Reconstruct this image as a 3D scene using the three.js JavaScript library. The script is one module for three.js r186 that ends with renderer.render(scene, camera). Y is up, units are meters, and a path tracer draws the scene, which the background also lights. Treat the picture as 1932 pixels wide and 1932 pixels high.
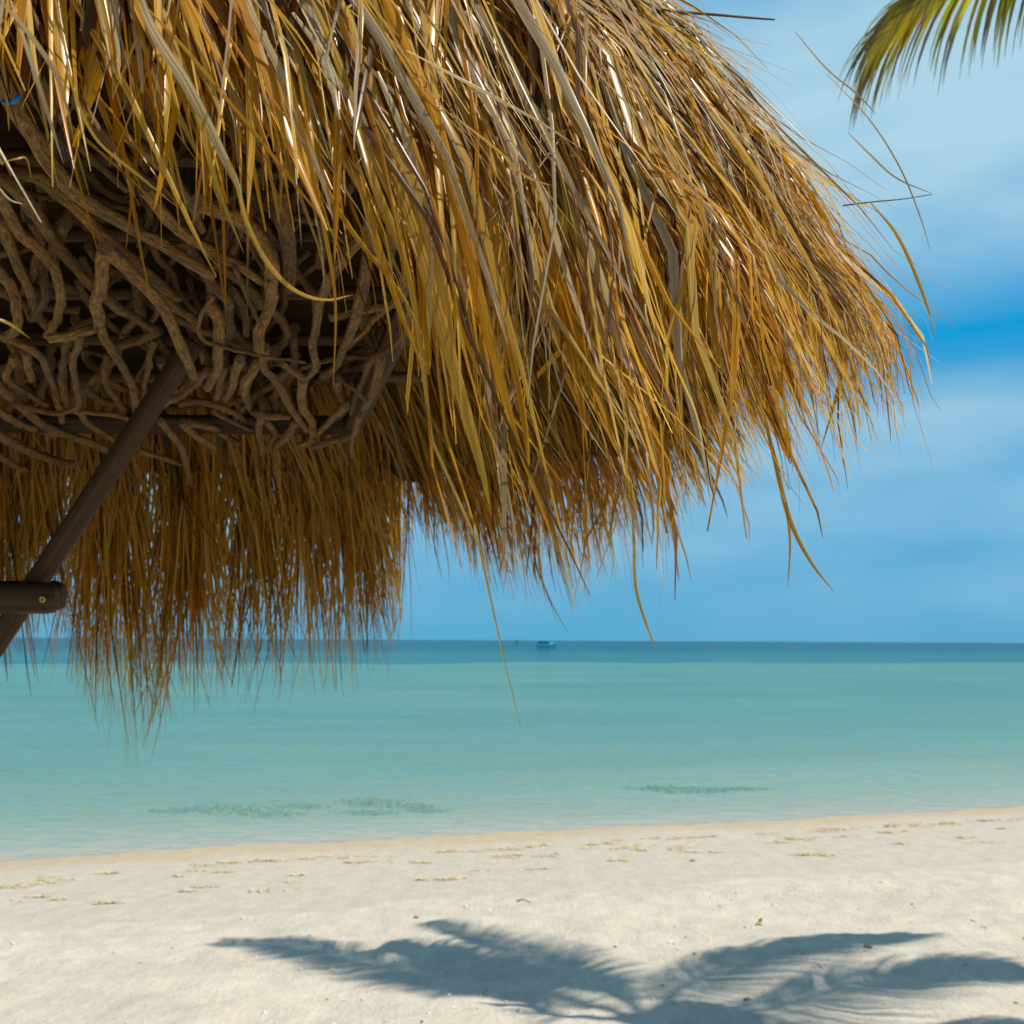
import * as THREE from 'three';
import { createNoise2D, createNoise3D } from 'simplex-noise';

// ------------------------------------------------------------------ camera, sky, sun, exposure
const EYE = 2.3, PITCH = 6.65 * Math.PI / 180, FOV = 50;
const scene = new THREE.Scene();
const camera = new THREE.PerspectiveCamera(FOV, 1, 0.05, 60000);
camera.position.set(0, EYE, 0);
camera.rotation.order = 'YXZ';
camera.rotation.set(PITCH, 0, 0.0052);
camera.focus = 0.86;
camera.userData.fStop = 18;
camera.updateMatrixWorld(true);
const SUN = new THREE.Vector3(3, 5.5, 0.9);          // towards the sun
const renderer = new THREE.WebGLRenderer();
renderer.toneMapping = THREE.LinearToneMapping;
renderer.toneMappingExposure = 1.35;
renderer.shadowMap.enabled = true;

function rng(seed) { let a = seed >>> 0; return () => { a = (a + 0x6d2b79f5) | 0; let t = Math.imul(a ^ (a >>> 15), 1 | a); t = (t + Math.imul(t ^ (t >>> 7), 61 | t)) ^ t; return ((t ^ (t >>> 14)) >>> 0) / 4294967296; }; }
const n2 = createNoise2D(rng(11)), n3 = createNoise3D(rng(12));
const clamp = (x, a = 0, b = 1) => Math.min(b, Math.max(a, x)), lerp = (a, b, t) => a + (b - a) * t;
const smooth = (x, a, b) => { const t = clamp((x - a) / (b - a)); return t * t * (3 - 2 * t); };
function table(xs, ys, x) { if (x <= xs[0]) return ys[0]; for (let i = 1; i < xs.length; i++) if (x <= xs[i]) return lerp(ys[i - 1], ys[i], (x - xs[i - 1]) / (xs[i] - xs[i - 1])); return ys[ys.length - 1]; }
const V = (x, y, z) => new THREE.Vector3(x, y, z);

{ // sky: azure air under a thin streaky veil of cirrus
  const W = 2048, H = 1024, data = new Float32Array(W * H * 4);
  const els = [0, 3, 6, 8.5, 10.5, 12, 13.2, 14.8, 16.5, 19, 23, 30, 40, 60, 90], veil = [0.14, 0.32, 0.46, 0.54, 0.58, 0.36, 0.08, 0.0, 0.2, 0.62, 0.88, 0.76, 0.52, 0.38, 0.32];
  for (let j = 0; j < H; j++) {
    const el = ((j + 0.5) / H - 0.5) * Math.PI;
    for (let i = 0; i < W; i++) {
      const az = ((i + 0.5) / W - 0.5) * 2 * Math.PI, x = Math.cos(el) * Math.cos(az), y = Math.sin(el), z = Math.cos(el) * Math.sin(az);
      const up = Math.max(y, 0), deg = Math.max(0, el * 180 / Math.PI);
      const wob = n3(x * 2.1, y * 5 + 3.3, z * 2.1) * 1.3 * smooth(deg, 4, 14) + n3(x * 6, y * 16, z * 6) * 0.5;
      let d = table(els, veil, Math.max(0, deg + wob));
      const f = n3(x * 3, y * 11 + 7, z * 3) * 0.55 + n3(x * 7 + 3, y * 24, z * 7) * 0.28 + n3(x * 15, y * 48, z * 15 + 9) * 0.12;
      d = clamp(d * (1 + 0.55 * f));
      const hz = Math.exp(-deg / 5.5), zen = smooth(deg, 20, 80);
      const air = [lerp(lerp(0.0, 0.07, hz), 0.008, zen), lerp(lerp(0.32, 0.375, hz), 0.15, zen), lerp(lerp(0.67, 0.6, hz), 0.42, zen)];
      const cl = [0.42, 0.66, 0.8], o = (j * W + i) * 4;
      for (let c = 0; c < 3; c++) data[o + c] = lerp(air[c], cl[c], d) / 1.35;
      data[o + 3] = 1;
    }
  }
  const t = new THREE.DataTexture(data, W, H, THREE.RGBAFormat, THREE.FloatType);
  t.mapping = THREE.EquirectangularReflectionMapping; t.magFilter = THREE.LinearFilter; t.needsUpdate = true;
  scene.background = t; scene.environment = t;
}
const sun = new THREE.DirectionalLight(0xffffff, 5);
sun.color.setRGB(1.0, 0.93, 0.82);
sun.position.copy(SUN).multiplyScalar(6); sun.target.position.set(0, 0, 0);
sun.name = 'sun'; sun.castShadow = true; sun.shadow.radius = 0.8; sun.shadow.mapSize.set(4096, 4096);
Object.assign(sun.shadow.camera, { left: -20, right: 20, top: 20, bottom: -20, near: 1, far: 100 });
scene.add(sun, sun.target);

// ------------------------------------------------------------------ helpers
const used = {};
function numbered(n) { used[n] = (used[n] ?? -1) + 1; return used[n] ? n + '_' + String(used[n]).padStart(3, '0') : n; }
function thing(name, label, category, pos = [0, 0, 0], group) {
  const o = new THREE.Group(); o.name = numbered(name); o.position.set(...pos); o.userData = { label, category };
  if (group) o.userData.group = group;
  scene.add(o); return o;
}
function put(o) { o.castShadow = o.receiveShadow = true; return o; }
function mesh(name, geo, mat, parent) { const m = put(new THREE.Mesh(geo, mat)); m.name = name; (parent ?? scene).add(m); return m; }
// direction through a point of the picture (measured on a 1932 grid), scaled so that it advances 1 m along -z
const FPX = 966 / Math.tan(FOV * Math.PI / 360);
function ray(px, py) { const d = V((px - 966) / FPX, (966 - py) / FPX, -1).applyQuaternion(camera.quaternion); return d.multiplyScalar(-1 / d.z); }
const at = (px, py, d) => ray(px, py).multiplyScalar(d).add(V(0, EYE, 0));

class MB {                                                        // collects ribbons and tubes into one geometry
  constructor(org = V(0, 0, 0)) { this.p = []; this.c = []; this.u = []; this.i = []; this.o = org; }
  vert(v, col, u, w) { this.p.push(v.x - this.o.x, v.y - this.o.y, v.z - this.o.z); this.c.push(...col); this.u.push(u, w); return this.p.length / 3 - 1; }
  // a leaf strip along pts, w(t) half widths; folded along its middle
  ribbon(pts, w, face, col, { fold = 0.25, twist = 0, u0 = 0, roll = 0 } = {}) {
    if (!pts) return;                                             // too short to show
    let prev = null, len = 0;
    const T = V(), S = V(), N = V(), a = V(), n = pts.length - 1;
    for (let k = 0; k <= n; k++) {
      const t = k / n;
      T.subVectors(pts[Math.min(n, k + 1)], pts[Math.max(0, k - 1)]).normalize();
      if (k) len += pts[k].distanceTo(pts[k - 1]);
      S.crossVectors(T, face); if (S.lengthSq() < 1e-6) S.set(1, 0, 0);
      S.normalize().applyAxisAngle(T, roll + twist * t); N.crossVectors(S, T).normalize();
      const h = w(t), c = typeof col === 'function' ? col(t) : col;
      const row = [this.vert(a.copy(pts[k]).addScaledVector(S, -h), c, u0, len), this.vert(a.copy(pts[k]).addScaledVector(N, h * fold), c, u0 + h, len), this.vert(a.copy(pts[k]).addScaledVector(S, h), c, u0 + 2 * h, len)];
      if (prev) for (let q = 0; q < 2; q++) this.i.push(prev[q], prev[q + 1], row[q], prev[q + 1], row[q + 1], row[q]);
      prev = row;
    }
  }
  // a round limb along pts with radius r(t)
  tube(pts, r, col, sides = 8, capCol = typeof col === 'function' ? col(0, 0, 0) : col) {
    const n = pts.length - 1, T = V(), A = V(0.31, 0.9, 0.3), B = V(), C = V(), v = V(); let prev = null, len = 0, first = null;
    for (let k = 0; k <= n; k++) {
      T.subVectors(pts[Math.min(n, k + 1)], pts[Math.max(0, k - 1)]).normalize();
      if (k) len += pts[k].distanceTo(pts[k - 1]);
      B.crossVectors(A, T); if (B.lengthSq() < 1e-5) B.crossVectors(V(1, 0, 0), T); B.normalize(); C.crossVectors(T, B); A.copy(C);
      const row = [], t = k / n;
      for (let s = 0; s <= sides; s++) {
        const a = s / sides * 2 * Math.PI, rr = r(t, s === sides ? 0 : a, len);
        v.copy(pts[k]).addScaledVector(B, Math.cos(a) * rr).addScaledVector(C, Math.sin(a) * rr);
        row.push(this.vert(v, typeof col === 'function' ? col(t, a, len) : col, a / (2 * Math.PI) * 0.12, len));
      }
      if (prev) for (let s = 0; s < sides; s++) this.i.push(prev[s], prev[s + 1], row[s], prev[s + 1], row[s + 1], row[s]);
      if (k === 0 || k === n) {
        const cap = []; for (let s = 0; s < sides; s++) { v.fromArray(this.p, row[s] * 3).add(this.o); cap.push(this.vert(v, capCol, 0.05 * Math.cos(s), 0.05 * Math.sin(s))); }
        const m = this.vert(v.copy(pts[k]).addScaledVector(T, (k ? 1 : -1) * 0.12 * r(t, 0, len)), capCol, 0, 0);
        for (let s = 0; s < sides; s++) k ? this.i.push(cap[s], cap[(s + 1) % sides], m) : this.i.push(cap[(s + 1) % sides], cap[s], m);
      }
      prev = row;
    }
  }
  geo() {
    const g = new THREE.BufferGeometry();
    g.setAttribute('position', new THREE.Float32BufferAttribute(this.p, 3)); g.setAttribute('color', new THREE.Float32BufferAttribute(this.c, 3)); g.setAttribute('uv', new THREE.Float32BufferAttribute(this.u, 2));
    g.setIndex(this.i); g.computeVertexNormals(); return g;
  }
  build(name, mat, parent) { return mesh(name, this.geo(), mat, parent); }
}
function curve(pts, n) { return new THREE.CatmullRomCurve3(pts, false, 'centripetal').getPoints(n); }
function noiseTex(S, f, srgb = false) {
  const d = new Uint8Array(S * S * 4);
  for (let y = 0; y < S; y++) for (let x = 0; x < S; x++) { const c = f(x / S, y / S), o = (y * S + x) * 4; for (let k = 0; k < 3; k++) d[o + k] = clamp(c[k]) * 255; d[o + 3] = 255; }
  const t = new THREE.DataTexture(d, S, S); t.wrapS = t.wrapT = THREE.RepeatWrapping; t.magFilter = THREE.LinearFilter; if (srgb) t.colorSpace = THREE.SRGBColorSpace; t.needsUpdate = true; return t;
}
// noise that tiles over the unit square
function tile(x, y, f, seed, fy = f) { const a = x * 2 * Math.PI, b = y * 2 * Math.PI, r = f / (2 * Math.PI), q = fy / (2 * Math.PI); return (n3(Math.cos(a) * r + seed, Math.sin(a) * r, Math.cos(b) * q) + n3(Math.sin(a) * r + seed * 1.7, Math.sin(b) * q, Math.cos(a) * r + 5.1)) * 0.6; }

// ------------------------------------------------------------------ beach and sea bed: one sheet out to the horizon
const shore = (x, z) => (x + 5.3) * 0.311 + (z + 11.4) * 0.951 + 0.38 + 0.13 * n2(x * 0.25, z * 0.25 + 4) + 0.05 * n2(x * 0.9, z * 0.9);   // metres inland of the waterline
function groundY(x, z) {
  const s = shore(x, z);
  if (s < 0) return -1.5 * (1 - Math.exp(s / 10.5)) - 10 * smooth(-s + 9 * n2(x * 0.02, z * 0.02), 160, 255);
  let y = 0.8 * (1 - Math.exp(-s / 8.5 - (s / 9) ** 2));
  const dry = smooth(s, 4.9, 5.7);
  y += 0.035 * dry + 0.004 * n2(x * 1.1, z * 1.6) * smooth(s, 0.3, 2);
  if (s < 30) y += dry * (0.016 * n2(x * 0.9 + 9, z * 0.9) + 0.011 * n2(x * 2.6, z * 2.6 + 3) + 0.005 * n2(x * 7, z * 7)) - 0.012 * smooth(n2(x * 2.2 + 40, z * 2.2), 0.45, 0.8) * dry;
  return y;
}
const uneven = (list) => { const o = []; for (const [a, b, n] of list) for (let k = 0; k < n; k++) o.push(a + (b - a) * k / n); o.push(list[list.length - 1][1]); return o; };
{
  const xs = uneven([[-9000, -400, 10], [-400, -40, 18], [-40, -8, 40], [-8, 9, 300], [9, 40, 40], [40, 400, 18], [400, 9000, 10]]);
  const zs = uneven([[-20000, -400, 12], [-400, -60, 40], [-60, -20, 80], [-20, -3.6, 300], [-3.6, 6, 50], [6, 60, 20], [60, 900, 8]]);
  const p = [], c = [], u = [], idx = [];
  for (const z of zs) for (const x of xs) {
    const y = groundY(x, z), s = shore(x, z);
    p.push(x, y, z); u.push(x, z);
    // dry coral sand, damp smooth sand below the berm, soaked sand at the edge of the water
    const jag = 0.5 * n2(x * 0.7, z * 1.4) + 0.2 * n2(x * 3, z * 6), wet = 1 - smooth(s + 0.4 * jag, 0.4, 1.6), damp = 1 - smooth(s + 0.35 * jag, 5.1, 5.5);
    let col = [0.442, 0.39, 0.32];
    const m = 1 + 0.05 * n2(x * 0.6 + 20, z * 1.1);
    col = col.map((v, k) => lerp(v * m, [0.405, 0.356, 0.29][k], damp));
    col = col.map((v, k) => lerp(v, [0.38, 0.3, 0.19][k], wet));
    if (s < 0) { const g = 0.5 + 0.5 * n2(x * 0.05, z * 0.12); col = col.map((v, k) => lerp(v, [0.37, 0.322, 0.232][k] * (0.92 + 0.12 * g), smooth(-s, 0, 0.8))); }
    c.push(...col);
  }
  const nx = xs.length;
  for (let j = 0; j + 1 < zs.length; j++) for (let i = 0; i + 1 < nx; i++) { const a = j * nx + i; idx.push(a, a + nx, a + 1, a + 1, a + nx, a + nx + 1); }
  const g = new THREE.BufferGeometry();
  g.setAttribute('position', new THREE.Float32BufferAttribute(p, 3)); g.setAttribute('color', new THREE.Float32BufferAttribute(c, 3)); g.setAttribute('uv', new THREE.Float32BufferAttribute(u, 2)); g.setIndex(idx); g.computeVertexNormals();
  const sr = rng(5), grain = noiseTex(512, (x, y) => { const k = 0.93 + 0.035 * tile(x, y, 9, 1) + 0.03 * tile(x, y, 34, 2) + 0.03 * tile(x, y, 90, 4) + (sr() - 0.5) * 0.07 - (sr() < 0.004 ? 0.18 : 0); return [k, k * 0.995, k * 0.985]; }, true);
  grain.repeat.set(0.55, 0.55);
  const bump = noiseTex(512, (x, y) => { const k = 0.5 + 0.2 * tile(x, y, 14, 7) + 0.16 * tile(x, y, 45, 8) + 0.1 * tile(x, y, 110, 9); return [k, k, k]; });
  bump.repeat.set(0.7, 0.7);
  const m = mesh('beach_sand', g, new THREE.MeshStandardMaterial({ vertexColors: true, map: grain, bumpMap: bump, bumpScale: 0.01, roughness: 0.95 }));
  m.userData = { kind: 'structure', label: 'pale coral sand beach sloping down under the lagoon', category: 'beach' };
}
{ // the sea: a thin rippled surface that tints what lies under it by the depth of water there
  const xs = uneven([[-9000, -600, 8], [-600, -60, 30], [-60, -8, 60], [-8, 20, 140], [20, 100, 50], [100, 600, 30], [600, 9000, 8]]);
  const zs = uneven([[-20000, -900, 10], [-900, -200, 40], [-200, -80, 100], [-80, -25, 70], [-25, -8, 180]]);
  const p = [], c = [], u = [], idx = [];
  for (const z of zs) for (const x of xs) {
    const s = shore(x, z), d = -groundY(x, z) + 0.012;
    const near = smooth(-s, 0.2, 3) * smooth(z, -60, -20);
    p.push(x, 0.006 + near * (0.014 * n2(x * 0.5, z * 1.5) + 0.008 * n2(x * 1.7 + 8, z * 3.5)), z); u.push(x, z);
    const patch = 1 + 0.2 * n2(x * 0.025, z * 0.06) + 0.1 * n2(x * 0.1, z * 0.28), L = Math.max(0, d) * 2.1 * patch;   // slanting path through the water
    c.push(Math.exp(-0.25 * Math.min(L, 3.0 + 0.32 * L)), Math.exp(-0.085 * Math.min(L, 2.6 + 0.3 * L)), Math.exp(-0.082 * Math.min(L, 3 + 0.13 * L)));
  }
  const nx = xs.length, keep = (a) => shore(p[a * 3], p[a * 3 + 2]) < 1.2;
  for (let j = 0; j + 1 < zs.length; j++) for (let i = 0; i + 1 < nx; i++) { const a = j * nx + i; if (keep(a) || keep(a + nx + 1)) idx.push(a, a + nx, a + 1, a + 1, a + nx, a + nx + 1); }
  const g = new THREE.BufferGeometry();
  g.setAttribute('position', new THREE.Float32BufferAttribute(p, 3)); g.setAttribute('color', new THREE.Float32BufferAttribute(c, 3)); g.setAttribute('uv', new THREE.Float32BufferAttribute(u, 2)); g.setIndex(idx); g.computeVertexNormals();
  const S = 512, hgt = new Float32Array(S * S);
  for (let y = 0; y < S; y++) for (let x = 0; x < S; x++) hgt[y * S + x] = tile(x / S, y / S, 5, 1.3, 9) * 1.1 + tile(x / S, y / S, 13, 3.3, 22) * 0.5 + tile(x / S, y / S, 34, 6.1, 52) * 0.2;
  const H = (x, y) => hgt[((y + S) % S) * S + (x + S) % S];
  const nm = noiseTex(S, (fx, fy) => { const x = Math.round(fx * S), y = Math.round(fy * S), k = 11; const v = V(-(H(x + 1, y) - H(x - 1, y)) * k, -(H(x, y + 1) - H(x, y - 1)) * k * 1.3, 4).normalize(); return [v.x * 0.5 + 0.5, v.y * 0.5 + 0.5, v.z * 0.5 + 0.5]; });
  nm.repeat.set(0.34, 0.34);
  const m = mesh('sea', g, new THREE.MeshPhysicalMaterial({ vertexColors: true, transmission: 1, thickness: 0, roughness: 0.06, ior: 1.33, specularIntensity: 0.62, normalMap: nm, normalScale: new THREE.Vector2(0.5, 0.5) }));
  m.userData = { kind: 'structure', label: 'turquoise lagoon turning dark blue at the horizon', category: 'sea' };
}
// where a line of sight meets the beach or the sea bed
function onGround(px, py) { const d = ray(px, py); let t = 1; for (; t < 60; t += 0.01) if (EYE + d.y * t < groundY(d.x * t, -t)) break; return V(d.x * t, groundY(d.x * t, -t), -t); }

// ------------------------------------------------------------------ materials of the parasol
const fibre = noiseTex(256, (x, y) => { const k = 0.8 + 0.16 * tile(x, y, 60, 2, 2) + 0.14 * tile(x, y, 120, 3, 2) + 0.02 * tile(x, y, 8, 5, 14); return [k, k * 0.99, k * 0.95]; }, true);
fibre.repeat.set(16, 2.2);
const fibreBump = noiseTex(256, (x, y) => { const k = 0.5 + 0.3 * tile(x, y, 60, 2, 2) + 0.2 * tile(x, y, 120, 3, 3); return [k, k, k]; }); fibreBump.repeat.set(16, 2.2);
const M = {
  leaf: new THREE.MeshPhysicalMaterial({ vertexColors: true, map: fibre, bumpMap: fibreBump, bumpScale: 0.0006, transmission: 0.55, thickness: 0, roughness: 1, specularIntensity: 0.12, clearcoat: 0.32, clearcoatRoughness: 0.24, ior: 1.45, side: THREE.DoubleSide }),
  bed: new THREE.MeshPhysicalMaterial({ vertexColors: true, map: fibre, bumpMap: fibreBump, bumpScale: 0.004, roughness: 1, specularIntensity: 0.2, side: THREE.DoubleSide }),
};
const barkTex = noiseTex(256, (x, y) => { const k = 0.72 + 0.16 * tile(x, y, 6, 3, 6) + 0.16 * tile(x, y, 18, 4, 18) + 0.1 * tile(x, y, 60, 5, 60) - 0.35 * smooth(tile(x, y, 26, 8, 26), 0.42, 0.6); return [k, k * 0.96, k * 0.9]; }, true); barkTex.repeat.set(8, 8);
const barkBump = noiseTex(256, (x, y) => { const k = 0.5 + 0.25 * tile(x, y, 12, 4, 12) + 0.2 * tile(x, y, 40, 5, 40); return [k, k, k]; }); barkBump.repeat.set(8, 8);
M.bark = new THREE.MeshStandardMaterial({ vertexColors: true, map: barkTex, bumpMap: barkBump, bumpScale: 0.004, roughness: 0.85 });
const grainTex = noiseTex(256, (x, y) => { const k = 0.8 + 0.16 * tile(x, y, 24, 3, 2) + 0.1 * tile(x, y, 60, 4, 4); return [k, k * 0.95, k * 0.9]; }, true); grainTex.repeat.set(8, 1.5);
M.pole = new THREE.MeshPhysicalMaterial({ vertexColors: true, map: grainTex, bumpMap: grainTex, bumpScale: 0.001, roughness: 0.6, specularIntensity: 0.45 });
M.plain = new THREE.MeshStandardMaterial({ vertexColors: true, roughness: 0.7 });

// ------------------------------------------------------------------ the thatched parasol
const CX = -0.68, CZ = -1.6;                                       // its axis; heights below are above the eye
const PH = [-0.4, 0.1, 0.3, 0.45, 0.6, 0.8, 1.0, 1.3, 1.55], PR = [1.14, 1.14, 1.13, 1.085, 1.0, 0.85, 0.665, 0.36, 0.09];
const Rat = (h) => table(PH, PR, h);
const sandC = groundY(CX, CZ);
const parasol = thing('beach_parasol', 'shaggy palm thatched beach parasol with tangled branches under its roof and a leaning pole', 'parasol', [CX, sandC, CZ]);
const ORG = V(CX, sandC, CZ);
const polar = (phi, r, h) => V(CX + Math.cos(phi) * r, EYE + h, CZ + Math.sin(phi) * r);
const PHI_CAM = Math.atan2(-CZ, -CX);                              // towards the camera

{ // the dense under-layer of the roof
  const b = new MB(ORG), n = 120, hs = [1.56, 1.5, 1.3, 1.1, 0.9, 0.75, 0.6, 0.5, 0.42, 0.36], r = rng(77), edge = [];
  for (let s = 0; s <= n; s++) edge.push(s === n ? edge[0] : r() * 0.07);
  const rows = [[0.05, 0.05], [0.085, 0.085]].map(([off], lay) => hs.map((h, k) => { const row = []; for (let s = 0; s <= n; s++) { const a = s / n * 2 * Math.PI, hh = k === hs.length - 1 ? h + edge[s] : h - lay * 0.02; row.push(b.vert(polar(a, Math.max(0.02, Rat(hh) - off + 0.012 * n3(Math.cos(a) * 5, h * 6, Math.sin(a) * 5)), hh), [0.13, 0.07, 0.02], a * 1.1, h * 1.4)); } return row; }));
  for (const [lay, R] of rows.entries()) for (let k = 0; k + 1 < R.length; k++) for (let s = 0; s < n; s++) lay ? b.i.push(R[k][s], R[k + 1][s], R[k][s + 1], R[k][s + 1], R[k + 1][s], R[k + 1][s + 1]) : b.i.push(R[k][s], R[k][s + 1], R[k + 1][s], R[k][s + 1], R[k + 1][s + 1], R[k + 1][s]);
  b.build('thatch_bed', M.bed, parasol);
}
const gold = [[0.88, 0.46, 0.03], [0.76, 0.36, 0.015], [0.9, 0.53, 0.07], [0.6, 0.25, 0.008], [0.9, 0.58, 0.13]], grey = [[0.64, 0.5, 0.31], [0.76, 0.63, 0.44], [0.47, 0.34, 0.18]], brown = [[0.22, 0.1, 0.015], [0.13, 0.056, 0.01]];
// the breeze carries what hangs free on the open side towards the right
const breeze = (phi, h) => 0.1 * Math.max(0, 0.62 - h) * smooth(Math.cos(phi), -0.3, 0.55);
// how low the fringe hangs (above the eye) round the axis: ragged, short on the near left, long at the back
const NEAR = [[-400, 0, 200, 400, 640, 720, 765, 800, 860, 930, 1010, 1100, 1200, 1300, 1400, 1500, 1600, 1700, 1780], [60, 90, 165, 270, 330, 430, 600, 780, 920, 985, 1010, 1030, 1010, 960, 875, 775, 700, 650, 620]];
const FAR = [[-200, 0, 100, 150, 200, 260, 330, 420, 520, 620, 700, 765, 785, 850, 930, 1000, 1100, 1200, 1300, 1400, 1500, 1600, 1700, 1800], [1250, 1260, 1230, 1290, 1380, 1390, 1310, 1300, 1270, 1240, 1230, 1190, 960, 1010, 1070, 1080, 1110, 1030, 950, 850, 750, 670, 625, 600]];
const LOW = [];
for (let k = 0; k < 360; k++) {
  const deg = k - 180, phi = deg * Math.PI / 180; let lo = -0.55, hi = 0.7;
  if (deg > 88 || deg < -126) { LOW.push(deg > 88 ? 0.42 : -0.08); continue; }
  const [X, Y] = deg > 22 ? NEAR : FAR, v = V(0, 0, 0);
  for (let q = 0; q < 24; q++) { const h = (lo + hi) / 2; v.copy(polar(phi, Rat(h), h)); v.x += breeze(phi, h); v.project(camera); (1 - v.y) * 966 > table(X, Y, (v.x + 1) * 966) ? lo = h : hi = h; }
  LOW.push(clamp(hi, -0.35, 0.58));
}
const lowest = (phi) => { const d = ((phi * 180 / Math.PI + 540) % 360 + 360) % 360, i = Math.floor(d), f = d - i; return lerp(LOW[i % 360], LOW[(i + 1) % 360], f); };
function strawColour(r, old) { const l = r() < old ? grey : r() < 0.15 ? brown : gold, c = l[Math.floor(r() * l.length)], m = 0.8 + r() * 0.4; return c.map((v) => v * m); }
const taper = (W, p = 2.2) => (t) => W * Math.min(1, 0.45 + t * 3) * Math.max(0.1, 1 - Math.pow(t, p));
// a strip of leaf that lies down the roof from height h0 and hangs from its edge
function strand(r, phi, h0, len, off, flare, wind, kink, n = 9, pull = 0) {
  const pts = [], step = len / n; const lim = 0.06 * n2(phi * 11, 3.3) + 0.065 * n2(phi * 34, 8.1) + 0.26 * Math.pow(r(), 2.2) - 0.07 * Math.pow(r(), 4), snap = r() < 0.07 ? 0.4 + 0.5 * r() : 2, snapTo = (r() - 0.5) * 2.6 * Math.min(1, kink * kink * 3); let h = h0, hp = h0, a = phi, drift = (r() - 0.5) * kink * (r() < 0.12 ? 2.6 : 1); const w1 = r() * 6, bend = (r() - 0.5) * kink * 1.2;
  for (let k = 0; k <= n; k++) {
    const t = k / n, rr = Rat(h) + lumps(a, h) + off + flare * t * t + 0.008 * Math.sin(w1 + t * 7) * t;
    const q = polar(a, Math.max(0.03, rr), h); q.x += wind * t * t + breeze(phi, h); pts.push(q); const over = lim + lowest(a) - h; if (over > 0 && pts.length > 1) { pts[pts.length - 1].lerp(pts[pts.length - 2], clamp(over / Math.max(0.01, hp - h), 0, 0.85)); break; } hp = h;
    const sl = (Rat(h - 0.02) - Rat(h + 0.02)) / 0.04, dh = step / Math.hypot(1, sl);
    h -= dh; a += (drift + bend * t + (t > snap ? snapTo : 0)) * step / Math.max(rr, 0.3) + pull * step / len;
  }
  return pts.length < 4 ? null : pts;
}
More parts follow.
